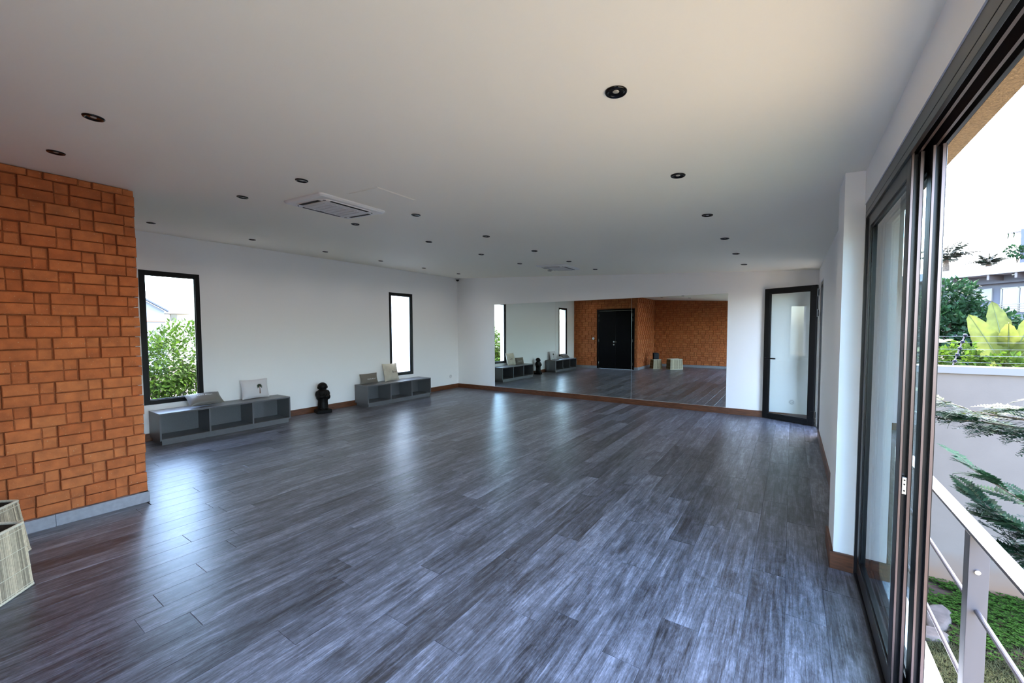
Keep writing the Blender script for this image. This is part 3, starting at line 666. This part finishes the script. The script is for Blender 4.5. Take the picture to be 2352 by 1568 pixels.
# ------------------------------------------------------------------ straw baskets
def basket(name, c, l_, wd, h_, taper, n_st, label):
    r = tag(empty(name, (c[0], c[1], 0), (0, 0, math.radians(-45))), label, 'basket', 'straw storage baskets')
    # local x along the long side, +y = outward light face
    def loop(hx, hy, z, rad=.022, per=4):
        return [Vector((x, y, z)) for x, y in rrect(2*hx, 2*hy, rad, per)]
    def at(s_, z):       # s_ in 0..4 walks round the rectangle, tapered with z
        k_ = taper*z/h_; hx, hy = l_/2-k_, wd/2-k_
        e_ = int(s_) % 4; f_ = s_-int(s_)
        cs = [(-hx, hy), (hx, hy), (hx, -hy), (-hx, -hy)]
        a, b = cs[e_], cs[(e_+1) % 4]
        bulge = .012*math.sin(math.pi*f_); nx, ny = [(0, 1), (1, 0), (0, -1), (-1, 0)][e_]
        return Vector((a[0]+(b[0]-a[0])*f_+nx*bulge, a[1]+(b[1]-a[1])*f_+ny*bulge, z))
    norm = [(0, 1), (1, 0), (0, -1), (-1, 0)]
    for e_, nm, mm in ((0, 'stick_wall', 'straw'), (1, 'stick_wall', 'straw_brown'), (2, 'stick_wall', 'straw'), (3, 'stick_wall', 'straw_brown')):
        n = n_st if e_ % 2 == 0 else int(n_st*wd/l_); sm = MB(); rg = random.Random(e_)
        for i in range(n):
            f0, f1 = (i+.10)/n, (i+.90)/n; t = rg.uniform(.0035, .006); nx, ny = norm[e_]; O = Vector((nx*t, ny*t, 0))
            p = [at(e_+f0, .004), at(e_+f1*.99999, .004), at(e_+f1*.99999, h_), at(e_+f0, h_)]
            sm.add(p+[q+O for q in p], [(0, 1, 2, 3), (7, 6, 5, 4), (0, 4, 5, 1), (1, 5, 6, 2), (2, 6, 7, 3), (3, 7, 4, 0)])
        stuff(sm.build(nm, mm, r))
    K = 32
    for zz, nm in ((h_, 'top_rim'), (.010, 'bottom_rim')):
        pts = [at(4*k_/K, zz)+Vector((0, 0, 0)) for k_ in range(K+1)]; MB().tube(pts, .0085, 8).build(nm, 'straw_rim', r)
    for zz in (h_*.93, h_*.64, h_*.33, h_*.07):
        pts = []
        for k_ in range(K+1):
            e_ = int(4*k_/K) % 4; nx, ny = norm[e_]; pts.append(at(4*k_/K, zz)+Vector((nx, ny, 0))*.006)
        MB().tube(pts, .0018, 5).build('stitch_thread', 'straw_rim', r)
    lin = MB(); P_ = [at(4*k_/K, z)*1.0-Vector((norm[int(4*k_/K) % 4][0], norm[int(4*k_/K) % 4][1], 0))*.003 for z in (.006, h_) for k_ in range(K)]
    lin.add(P_, [(k_, (k_+1) % K, K+(k_+1) % K, K+k_) for k_ in range(K)]+[tuple(range(K))]); lin.build('lining', 'lining', r)
    return r
basket('straw_basket', (-3.476, .071), .50, .27, .375, .018, 58, 'larger straw basket standing clear of the brick wall')
basket('straw_basket', (-4.11, .175), .36, .27, .35, .03, 42, 'smaller straw basket next to the brick return wall')
bg_ = tag(empty('folded_mat', (-4.12, .16, .008), (0, 0, math.radians(-45))), 'dark navy folded mat standing in the smaller straw basket', 'mat')
for k_ in range(4): MB().box(-.10, .10, -.05+k_*.026, -.05+k_*.026+.023, 0, .585-.008*k_).build('fold', 'navy', bg_, bevel=.007)

# ------------------------------------------------------------------ outside, right: sill, railing
struct(MB().box(.44, .545, SY0, SY1, -.06, -.002).build('trim_1', 'outside_white'), 'pale stone sill outside the sliding doors')
struct(MB().box(.44, .495, YR-TK, YF+TK, -2.07, -.06).build('wall_plinth', 'outside_white'), 'pale outer wall below the sliding doors')
rl = tag(empty('railing', (.58, 2.2, 0)), 'grey metal guard railing outside the sliding doors', 'railing')
MB().box(-.0255, .0255, -3.0, 1.12, .693, .705).build('handrail', 'rail_paint', rl, bevel=.001)
for py in (0, 1.08, -1.5, -2.9):
    p = MB(); p.box(-.026, .026, -.022, -.016, -.20, .693); p.box(-.026, -.020, -.016, .028, -.20, .693); p.box(-.026, .026, .028, .034, -.20, .693)
    po = p.build('post', 'rail_paint', rl, bevel=.0008, loc=(0, py, 0))
    MB().rod((-.004, -.029, .562), (-.004, -.022, .562), .008, 14, .006).build('bolt', 'chrome', po)
for z in (.414, .082): MB().rod((0, -3.0, z), (0, 1.12, z), .0085, 12).build('rod', 'rail_paint', rl, smooth=False)

# ------------------------------------------------------------------ outside, right: garden
GZ = -2.07
struct(MB().box(.44, 30, -14, 60, GZ-.3, GZ).build('ground', 'soil'), 'red-brown garden soil')
struct(MB().box(.495, 14, -14, 3.3, GZ, GZ+.04).build('bounce_terrace', 'bounce_paving'), 'added unseen pale terrace below the railing that bounces sunlight indoors')  # added out of view to bounce sunlight up to the ceiling
struct(MB().box(-20, .494, -16, YR-TK-.01, -.25, -.06).build('bounce_terrace_back', 'bounce_paving'), 'added unseen pale terrace bouncing daylight through the glazed rear opening')  # added behind the camera to send sunlight in at the back
struct(MB().box(.495, 1.12, 6.3, 7.95, -.20, -.05).box(.55, 1.07, 6.35, 7.9, GZ, -.2).build('bounce_slab', 'slab'), 'added light-bouncing pale landing outside the glazed side door')  # hidden slab added to brighten the far ceiling and end wall
gw = struct(MB().box(.495, 12, 8.0, 8.18, GZ, .838).build('wall_garden', 'concrete_wall'), 'plain grey-white garden boundary wall')
MB().box(.495, 12, 7.965, 8.215, .838, .935).build('coping', 'wall_cap', gw, bevel=.006)
rg = random.Random(3)
cl = MB(); gr = MB()
def leaf_card(mbx, p, d, up, l_, w_, fold=.25):
    d = d.normalized(); s_ = d.cross(up)
    if s_.length < 1e-4: s_ = d.orthogonal()
    s_.normalize(); n_ = s_.cross(d)
    mbx.add([p, p+d*l_*.45+s_*w_/2+n_*w_*fold, p+d*l_, p+d*l_*.45-s_*w_/2+n_*w_*fold, p+d*l_*.5], [(0, 1, 4), (1, 2, 4), (0, 4, 3), (4, 2, 3)])
def rdir(r_, zb=0.): 
    v_ = Vector((r_.gauss(0, 1), r_.gauss(0, 1), r_.gauss(0, 1)+zb)); return v_.normalized()
for _ in range(9000):
    x, y = rg.uniform(.9, 4.2), rg.uniform(6.35, 7.98)
    if math.sin(x*5.1)+math.sin(y*6.3+x*2) > 1.15 and rg.random() < .85: continue
    if y < 6.75+.3*math.sin(x*3) and rg.random() < .8: continue
    h_ = rg.uniform(.01, .06); a = rg.uniform(0, 6.28)
    for q in range(3): leaf_card(cl, Vector((x, y, GZ+h_)), Vector((math.cos(a+q*2.1), math.sin(a+q*2.1), .15)), Vector((0, 0, 1)), rg.uniform(.022, .038), .026, .1)
for _ in range(24000):
    x, y = rg.uniform(.9, 2.2), rg.uniform(4.9, 6.85)
    if y > 6.4 and rg.random() < .6: continue
    a = rg.uniform(0, 6.28); l_ = rg.uniform(.04, .09)
    gr.add([(x, y, GZ), (x+.011*math.cos(a), y+.011*math.sin(a), GZ), (x+l_*.7*math.cos(a+1.5), y+l_*.7*math.sin(a+1.5), GZ+l_*.6)], [(0, 1, 2)])
def as_stuff(mbx, name, m, label, cat):
    o = mbx.build(name, m); tag(o, label, cat); return stuff(o)
as_stuff(cl, 'ground_cover', 'clover', 'low green clover-like ground cover at the foot of the garden wall', 'ground cover')
as_stuff(gr, 'lawn_grass', 'grass', 'thin dry lawn grass below the railing', 'grass')
def stone(c, sx, sy, sz, rz, seed, label):
    r_ = random.Random(seed); mbx = MB(); M_ = Matrix.Rotation(rz, 4, 'Z'); n = 9; P_ = []
    ring = [(1+r_.uniform(-.16, .16)) for _ in range(n)]
    for zf, rf in ((-.2, 1.0), (.55, 1.0), (1.0, .82)):
        for k_ in range(n):
            a = 2*math.pi*k_/n; P_.append(M_ @ Vector((sx*rf*ring[k_]*math.cos(a), sy*rf*ring[k_]*math.sin(a), sz*zf+r_.uniform(-.1, .1)*sz)))
    mbx.add(P_, [(i*n+k_, i*n+(k_+1) % n, (i+1)*n+(k_+1) % n, (i+1)*n+k_) for i in range(2) for k_ in range(n)]+[tuple(range(2*n, 3*n))])
    tag(mbx.build('garden_stone', 'rock', loc=c, bevel=.015), label, 'stone', 'flat garden stones')
stone((1.53, 6.93, GZ), .13, .34, .07, -.25, 1, 'long flat grey stone on the soil behind the lowest rod of the railing')
stone((1.36, 6.50, GZ), .18, .14, .07, .3, 2, 'broad flat pinkish stone at the edge of the lawn grass')

# electric fence on the wall
ef = tag(empty('wire_fence', (1.85, 8.1, .935)), 'five-strand wire fence with dark insulators on the garden wall', 'fence')
for px in (0, 2.6):
    MB().rod((px-.03, 0, 0), (px+.075, 0, .43), .008, 10).build('post', 'rail_paint', ef)
    for k_ in range(5): 
        z = .065+.0875*k_; MB().ball((px-.03+.105*z/.43, -.016, z), (.024, .022, .022), 12, 8).build('insulator', 'insulator', ef, smooth=True)
for k_ in range(5):
    z = .065+.0875*k_; pts = [(x, -.03, z-.012*math.sin(math.pi*((x+1.35) % 2.6)/2.6)) for x in [-1.35+.25*q for q in range(33)]]
    MB().tube(pts, .0022, 5).build('wire', 'wire', ef)

# foliage helpers
def crown(mbx, blobs, n, l_, w_, r_, zb=.3):
    tot = sum(b[3]*b[4] for b in blobs)
    for (cx_, cy_, cz_, rx, rz) in blobs:
        for _ in range(int(n*rx*rz/tot)):
            d = rdir(r_); rr_ = r_.uniform(.55, 1.03)
            p = Vector((cx_+d.x*rx*rr_, cy_+d.y*rx*rr_, cz_+d.z*rz*rr_))
            s_ = r_.uniform(.7, 1.3); leaf_card(mbx, p, (d+rdir(r_)*.8+Vector((0, 0, -.15))), (d*.6+Vector((0, 0, zb+.5))+rdir(r_)*.4), l_*s_, w_*s_)
def shrub(name, blobs, n, l_, w_, m, trunk, label, cat, seed, group=None):
    r_ = random.Random(seed); root = tag(empty(name, trunk[0]), label, cat, group)
    f_ = MB(); crown(f_, blobs, n, l_, w_, r_); T = Vector(trunk[0]); f_.v = [tuple(Vector(v_)-T) for v_ in f_.v]; stuff(f_.build('foliage', m, root))
    t = MB(); 
    for b in blobs:
        mid = (Vector(b[:3])-T)*.5; mid.x *= .6; mid.y *= .6; t.tube([Vector((0, 0, 0)), mid, Vector(b[:3])-T], [trunk[1], trunk[1]*.6, trunk[1]*.25], 7)
    t.build('trunk', 'bark', root); return root
shrub('leafy_tree', [(2.35, 11.2, 1.3, .62, .75), (2.45, 11.3, 1.95, .42, .42), (2.9, 11.4, 1.35, .5, .5), (2.62, 11.1, .6, .6, .6), (3.25, 11.6, 1.3, .35, .4), (2.0, 11.2, .6, .6, .6), (1.9, 11.4, 1.5, .5, .6)], 12000, .10, .06, 'leaf_dark', ((2.5, 11.3, GZ), .12), 'dense blue-green leafy tree behind the garden wall', 'tree', 21, 'greenery beyond the garden wall')
shrub('low_shrub', [(2.1, 9.1, .92, .30, .30), (2.55, 9.0, .85, .22, .22), (1.85, 8.9, .9, .2, .22), (3.0, 8.9, .75, .22, .22)], 1500, .085, .045, 'leaf_bright', ((2.3, 9.1, GZ), .04), 'low yellow-green shrub just behind the wire fence', 'shrub', 22, 'greenery beyond the garden wall')
# banana plant
def banana_leaf(root, a, b, width, up, droop, name='leaf'):
    O = root.location; a = Vector(a)-O; b = Vector(b)-O; mbx = MB(); n, mm_ = 16, 4; up = Vector(up).normalized(); P_ = []; ribp = []
    for i in range(n+1):
        s_ = i/n; p = a.lerp(b, s_)+up*droop*4*s_*(1-s_); d = (b-a).normalized(); side = d.cross(up).normalized(); nn = side.cross(d)
        wdt = width/2*(math.sin(math.pi*min(1, (.06+.94*s_)**.75))**.6 if s_ < .999 else 0.02)
        if s_ < .12: wdt *= s_/.12*.9+.05
        ribp.append(p-nn*.004)
        for j in range(-mm_, mm_+1):
            t = j/mm_; wob = .018*math.sin(i*2.3+j*1.1+a.x*9)*abs(t)
            P_.append(p+side*wdt*t+nn*(abs(t)*wdt*.35-abs(t)**2*wdt*.25+wob))
    w2 = 2*mm_+1
    lf = mbx.add(P_, [(i*w2+j, (i+1)*w2+j, (i+1)*w2+j+1, i*w2+j+1) for i in range(n) for j in range(w2-1)]).build(name, 'banana', root, smooth=True)
    MB().tube(ribp, [.012*(1-.75*i/n) for i in range(n+1)], 6).build('midrib', 'banana_rib', lf)
bn = tag(empty('banana_plant', (2.72, 9.5, GZ)), 'banana plant with broad yellow-green leaves behind the wire fence', 'banana plant')
MB().tube([(0, 0, 0), (.01, 0, 1.2), (0, 0, 2.75)], [.13, .11, .06], 10).build('stem', 'banana_rib', bn)
for a, b, wd, up, dr in [
    ((2.70, 9.5, .80), (2.26, 9.40, 1.66), .33, (-.2, -1, .35), .05), ((2.70, 9.55, 1.0), (2.56, 9.65, 1.86), .31, (.15, -1, .1), .03),
    ((2.74, 9.5, 1.0), (2.98, 9.45, 1.80), .24, (.3, -1, .2), .03), ((2.72, 9.45, .85), (2.98, 9.2, 1.45), .24, (.1, -1, .5), .04),
    ((2.70, 9.45, .82), (2.35, 9.10, .96), .22, (-.1, -.5, 1), .10), ((2.72, 9.5, 1.05), (2.62, 9.2, 1.52), .22, (-.3, -1, .5), .04),
    ((2.74, 9.5, .85), (3.2, 9.3, 1.15), .24, (0, -.4, 1), .10), ((2.72, 9.45, .8), (2.5, 9.0, .75), .2, (0, -.6, 1), .08)]:
    banana_leaf(bn, a, b, wd, up, dr)
b2n = tag(empty('banana_plant', (1.55, 9.3, GZ)), 'second banana plant half hidden by the sliding door stile', 'banana plant')
MB().tube([(0, 0, 0), (0, 0, 1.4), (.0, 0, 2.7)], [.12, .1, .05], 10).build('stem', 'banana_rib', b2n)
for a, b, wd, up, dr in [((1.55, 9.3, .7), (2.12, 9.1, .93), .22, (0, -.3, 1), .13), ((1.55, 9.3, .95), (2.3, 9.25, 1.12), .12, (0, -.3, 1), .22), ((1.5, 9.3, .8), (1.1, 9.0, 1.3), .24, (-.2, -1, .4), .05)]: banana_leaf(b2n, a, b, wd, up, dr)

# feathery tree reaching in from the right
ft = tag(empty('feathery_tree', (2.35, 3.9, GZ)), 'feathery-leaved tree reaching past the railing from the right', 'tree')
FO = Vector(ft.location)
MB().tube([(0, 0, 0), (-.05, 0, 1.2), (-.15, .02, 2.2), (-.1, .05, 3.2), (.1, .1, 4.2)], [.07, .06, .045, .035, .015], 8).build('trunk', 'bark', ft)
rf = random.Random(11)
def frond(a, d, up, l_, par, m_='leaf_fern'):
    d = d.normalized(); side = d.cross(up).normalized(); nn = side.cross(d); mbx = MB(); n = 17; stem = []
    for i in range(n+1):
        s_ = i/n; p = a+d*l_*s_-Vector((0, 0, 1))*l_*.22*s_*s_; stem.append(p)
        if i == 0: continue
        ll = l_*.17*(math.sin(math.pi*(.15+.8*s_))+.15)
        for sg in (-1, 1): leaf_card(mbx, p, side*sg+d*.35+nn*rf.uniform(-.15, .2), nn, ll*1.1, ll*.46, .05)
    mbx.tube(stem, .0012, 4); return mbx.build('frond', m_, par)
def branch(pts, n, lmin, lmax, m_='leaf_fern'):
    lmin *= 1.2; lmax *= 1.25; n = int(n*1.25)
    pts = [Vector(p)-FO for p in pts]; br = MB().tube(pts, [.012*(1-.8*i/(len(pts)-1)) for i in range(len(pts))], 6).build('branch', 'bark', ft)
    for i in range(n):
        s_ = (i+.5)/n*(len(pts)-1); k_ = min(int(s_), len(pts)-2); p = pts[k_].lerp(pts[k_+1], s_-k_); ax = (pts[k_+1]-pts[k_]).normalized()
        sd = ax.cross(Vector((0, 0, 1))).normalized()*(1 if i % 2 else -1)
        frond(p, ax*rf.uniform(.3, 1.0)+sd*rf.uniform(.3, 1)+Vector((0, 0, rf.uniform(-.25, .35))), Vector((rf.uniform(-.3, .3), rf.uniform(-.3, .3), 1)), rf.uniform(lmin, lmax), ft, 'leaf_fern_sunlit' if m_ == 'leaf_fern_sunlit' and i % 2 else 'leaf_fern')
branch([(2.25, 3.95, .75), (1.75, 4.1, .80), (1.35, 4.2, .83), (1.08, 4.2, .86), (.90, 4.2, .93)], 26, .16, .26, 'leaf_fern_sunlit')
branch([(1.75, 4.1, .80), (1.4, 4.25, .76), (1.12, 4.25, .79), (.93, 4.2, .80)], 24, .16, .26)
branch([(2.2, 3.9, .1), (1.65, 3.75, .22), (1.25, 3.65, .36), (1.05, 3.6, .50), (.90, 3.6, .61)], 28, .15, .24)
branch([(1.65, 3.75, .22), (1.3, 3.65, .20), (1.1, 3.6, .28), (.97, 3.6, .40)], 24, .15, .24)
branch([(2.25, 3.9, 1.1), (1.7, 4.1, 1.05), (1.36, 4.2, 1.0)], 14, .14, .2, 'leaf_fern_sunlit')
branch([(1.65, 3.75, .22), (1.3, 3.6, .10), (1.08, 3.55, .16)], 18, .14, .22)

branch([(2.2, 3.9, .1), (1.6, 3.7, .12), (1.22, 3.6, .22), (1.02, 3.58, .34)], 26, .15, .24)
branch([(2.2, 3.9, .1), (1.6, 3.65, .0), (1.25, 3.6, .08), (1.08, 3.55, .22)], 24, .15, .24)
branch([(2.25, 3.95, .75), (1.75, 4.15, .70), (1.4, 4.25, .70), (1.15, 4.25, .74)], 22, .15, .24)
branch([(2.25, 3.95, .75), (1.8, 4.1, .88), (1.45, 4.2, .90), (1.2, 4.2, .90)], 20, .15, .22, 'leaf_fern_sunlit')
# white modern building beyond the garden
Bd = tag(empty('villa', (7.38, 36, 0), (0, 0, math.atan2(-.699, .715))), 'white modern villa with a flat roof beyond the garden wall', 'building')
zz = lambda z: 1.45+2*(z-1.45)
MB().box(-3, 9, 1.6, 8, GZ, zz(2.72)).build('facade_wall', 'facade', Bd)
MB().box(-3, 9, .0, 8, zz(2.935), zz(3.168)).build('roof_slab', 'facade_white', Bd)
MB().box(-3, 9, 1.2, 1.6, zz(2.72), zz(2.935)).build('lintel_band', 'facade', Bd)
for s_ in (.5, 2.15, 3.27, 4.4): MB().box(s_-.05, s_+.05, .1, 1.2, zz(2.79), zz(2.935)).build('roof_beam', 'rail_paint', Bd)
MB().box(2.84, 3.00, .6, .75, zz(2.885), zz(2.935)).build('soffit_light', 'window_dark', Bd)
A_ = lambda s_, d: s_+(s_-19.9)/30.9*d            # same sight line, d further back
Z_ = lambda z, d: 1.45+2*(z-1.45)*(1+d/30.9)
MB().box(A_(1.69, 1.5), A_(2.40, 1.5), 1.5, 1.6, Z_(2.20, 1.5), Z_(2.545, 1.5)).build('pale_panel', 'facade_white', Bd)
x0, x1, z0, z1, xm = A_(2.75, 1.5), A_(4.6, 1.5), Z_(1.87, 1.5), Z_(2.54, 1.5), A_(3.46, 1.5)
wf = MB(); wf.box(x0, x0+.07, 1.5, 1.6, z0, z1); wf.box(x1-.07, x1, 1.5, 1.6, z0, z1); wf.box(x0, x1, 1.5, 1.6, z1-.07, z1); wf.box(xm-.035, xm+.035, 1.5, 1.6, z0, z1)
wn = wf.build('window_frame', 'window_dark', Bd); MB().box(x0, x1, 1.57, 1.595, z0, z1).build('pane', 'window_pale', wn)
for k_ in range(4): MB().box(x0, x1, 1.42, 1.46, z0+.04+.13*k_, z0+.085+.13*k_).build('balcony_rail', 'window_dark', Bd)
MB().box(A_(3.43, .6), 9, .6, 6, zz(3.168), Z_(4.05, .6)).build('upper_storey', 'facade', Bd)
MB().box(A_(2.84, .6), A_(3.43, .6), .6, 3, Z_(4.0, .6), Z_(4.05, .6)).build('pergola_slab', 'facade_white', Bd)
for s_ in (2.88, 3.10): MB().tube([(A_(s_, .6), .7, Z_(4.0, .6)), (A_(s_, .6)+.03, .7, Z_(3.94, .6)), (A_(s_, .6)-.01, .7, Z_(3.86, .6))], .025, 5).build('hanging_plant', 'leaf_dark', Bd)
def palm(loc, trunk_h, n, l_, label, seed):
    r_ = random.Random(seed); p = tag(empty('roof_palm', loc), label, 'palm', 'palms beyond the villa roof')
    MB().lathe([(.16, 0), (.2, .25*trunk_h), (.15, .7*trunk_h), (.1, trunk_h)], 10).build('trunk', 'bark', p)
    for k_ in range(n):
        a = 2*math.pi*k_/n+r_.uniform(-.2, .2); el = r_.uniform(.5, 1.25); fm_ = MB(); stem = []
        for i in range(9):
            s_ = i/8; q = Vector((math.cos(a)*math.cos(el)*l_*s_, math.sin(a)*math.cos(el)*l_*s_, trunk_h+l_*(math.sin(el)*s_-.45*s_*s_))); stem.append(q)
            for sg in (-1, 1):
                sd = Vector((-math.sin(a), math.cos(a), 0))*sg
                leaf_card(fm_, q, sd+Vector((math.cos(a), math.sin(a), .1))*.6+Vector((0, 0, -.4)), Vector((0, 0, 1)), l_*.40*(1.15-s_), .26, .05)
        fm_.tube(stem, .03, 4); fm_.build('frond', 'palm_leaf', p)
palm((8.46, 40, 4.9), 1.25, 18, 2.0, 'taller roof palm at the left end of the villa roof', 31)
palm((10.4, 40, 4.9), .75, 13, 1.2, 'shorter roof palm in the middle of the villa roof', 32)
shrub('roof_bush', [(9.6, 33.6, 5.55, .3, .3), (9.9, 33.4, 5.4, .3, .25)], 260, .16, .1, 'leaf_dark', ((9.75, 33.6, 4.89), .03), 'small dark bush on the villa roof terrace', 'shrub', 33)

# ------------------------------------------------------------------ outside, left: hedge, houses, white neighbour
GL = -.9
struct(MB().box(-70, XL-TK, -20, 40, GL-.3, GL).build('ground_left', 'soil'), 'garden soil outside the window wall')
for i, (bl, lb) in enumerate([
    ([(-9.7, 2.55, .75, .62, .72), (-9.6, 2.2, .2, .6, .7)], 'bright green garden shrub seen in the left part of the near window'),
    ([(-9.9, 3.05, .95, .6, .72), (-9.6, 3.15, .1, .65, .7)], 'bright green garden shrub seen in the right part of the near window'),
    ([(-9.7, 4.2, .55, .8, .8)], 'bright green garden shrub further along the window wall'), ([(-9.7, 1.2, .5, .8, .8)], 'bright green garden shrub behind the brick entrance wall')]):
    shrub('garden_shrub', bl, 3600, .085, .045, 'leaf_bright', ((bl[0][0], bl[0][1], GL), .05), lb, 'shrub', 50+i, 'shrubs outside the window wall')
h1 = tag(empty('neighbour_house', (-34, 9.3, 0)), 'pale neighbouring house with a grey tiled roof seen through the near window', 'house')
MB().box(-8, 0, -.2, 3.2, GL, 2.82).build('house_wall', 'cream_wall', h1)
rf_ = MB().add([(.5, -.3, 2.80), (.5, 1.6, 2.80), (-2.2, 1.6, 4.0), (-4.5, -2.5, 4.75), (-4.5, 1.2, 4.3), (.5, -2.5, 2.80), (.5, -.3, 2.66), (.5, 1.6, 2.66), (-6, 3.6, 3.0), (-6, -2.5, 2.8)], [(5, 0, 1, 2, 4, 3), (0, 6, 7, 1), (1, 8, 4, 2), (8, 9, 3, 4), (9, 8, 7, 6, 5)])
rf_.build('roof', 'roof_tile', h1)
for a, b, z0, z1, m_ in ((.25, .55, 2.36, 2.62, 'window_pale'), (.62, .95, 2.2, 2.62, 'window_dark'), (2.1, 2.45, 2.1, 2.42, 'window_dark')): 
    wq = MB().box(0, .06, a, b, z0, z1).build('window', m_, h1)
MB().add([(1.2, -4.5, GL), (1.2, -.05, GL), (1.2, -.05, 2.80), (1.2, -2.9, 4.6), (1.2, -4.5, 3.6), (-3, -4.5, GL), (-3, -.05, GL), (-3, -.05, 2.80), (-3, -2.9, 4.6), (-3, -4.5, 3.6)], [(0, 1, 2, 3, 4), (9, 8, 7, 6, 5), (1, 6, 7, 2), (2, 7, 8, 3), (3, 8, 9, 4), (0, 4, 9, 5)]).build('gable_wing', 'facade_white', h1)
MB().add([(1.5, .1, 2.72), (1.5, .1, 2.82), (1.5, -2.9, 4.72), (1.5, -2.9, 4.62), (1.2, .1, 2.72), (1.2, .1, 2.82), (1.2, -2.9, 4.72), (1.2, -2.9, 4.62)], [(0, 1, 2, 3), (7, 6, 5, 4), (1, 5, 6, 2), (0, 3, 7, 4)]).build('gable_fascia', 'facade', h1)
lw = tag(empty('boundary_wall', (-28, 4.5, 0)), 'low boundary wall with a red-brown tiled top seen through the near window', 'wall')
MB().box(-.15, .15, -4, 3.4, GL, 1.98).build('wall_body', 'facade_white', lw); MB().box(-.2, .2, -4, 3.4, 1.98, 2.06).build('tiled_top', 'brick_red', lw)
nb = tag(empty('neighbour_building', (-10.2, 7.0, GL)), 'tall plain white building filling the view in the far window', 'building')
MB().box(-5, 0, 0, 8, 0, 6.2).build('wall', 'outside_white', nb); MB().box(-5.2, .2, -.2, 8.2, 6.2, 6.4).build('roof', 'roof_tile', nb)
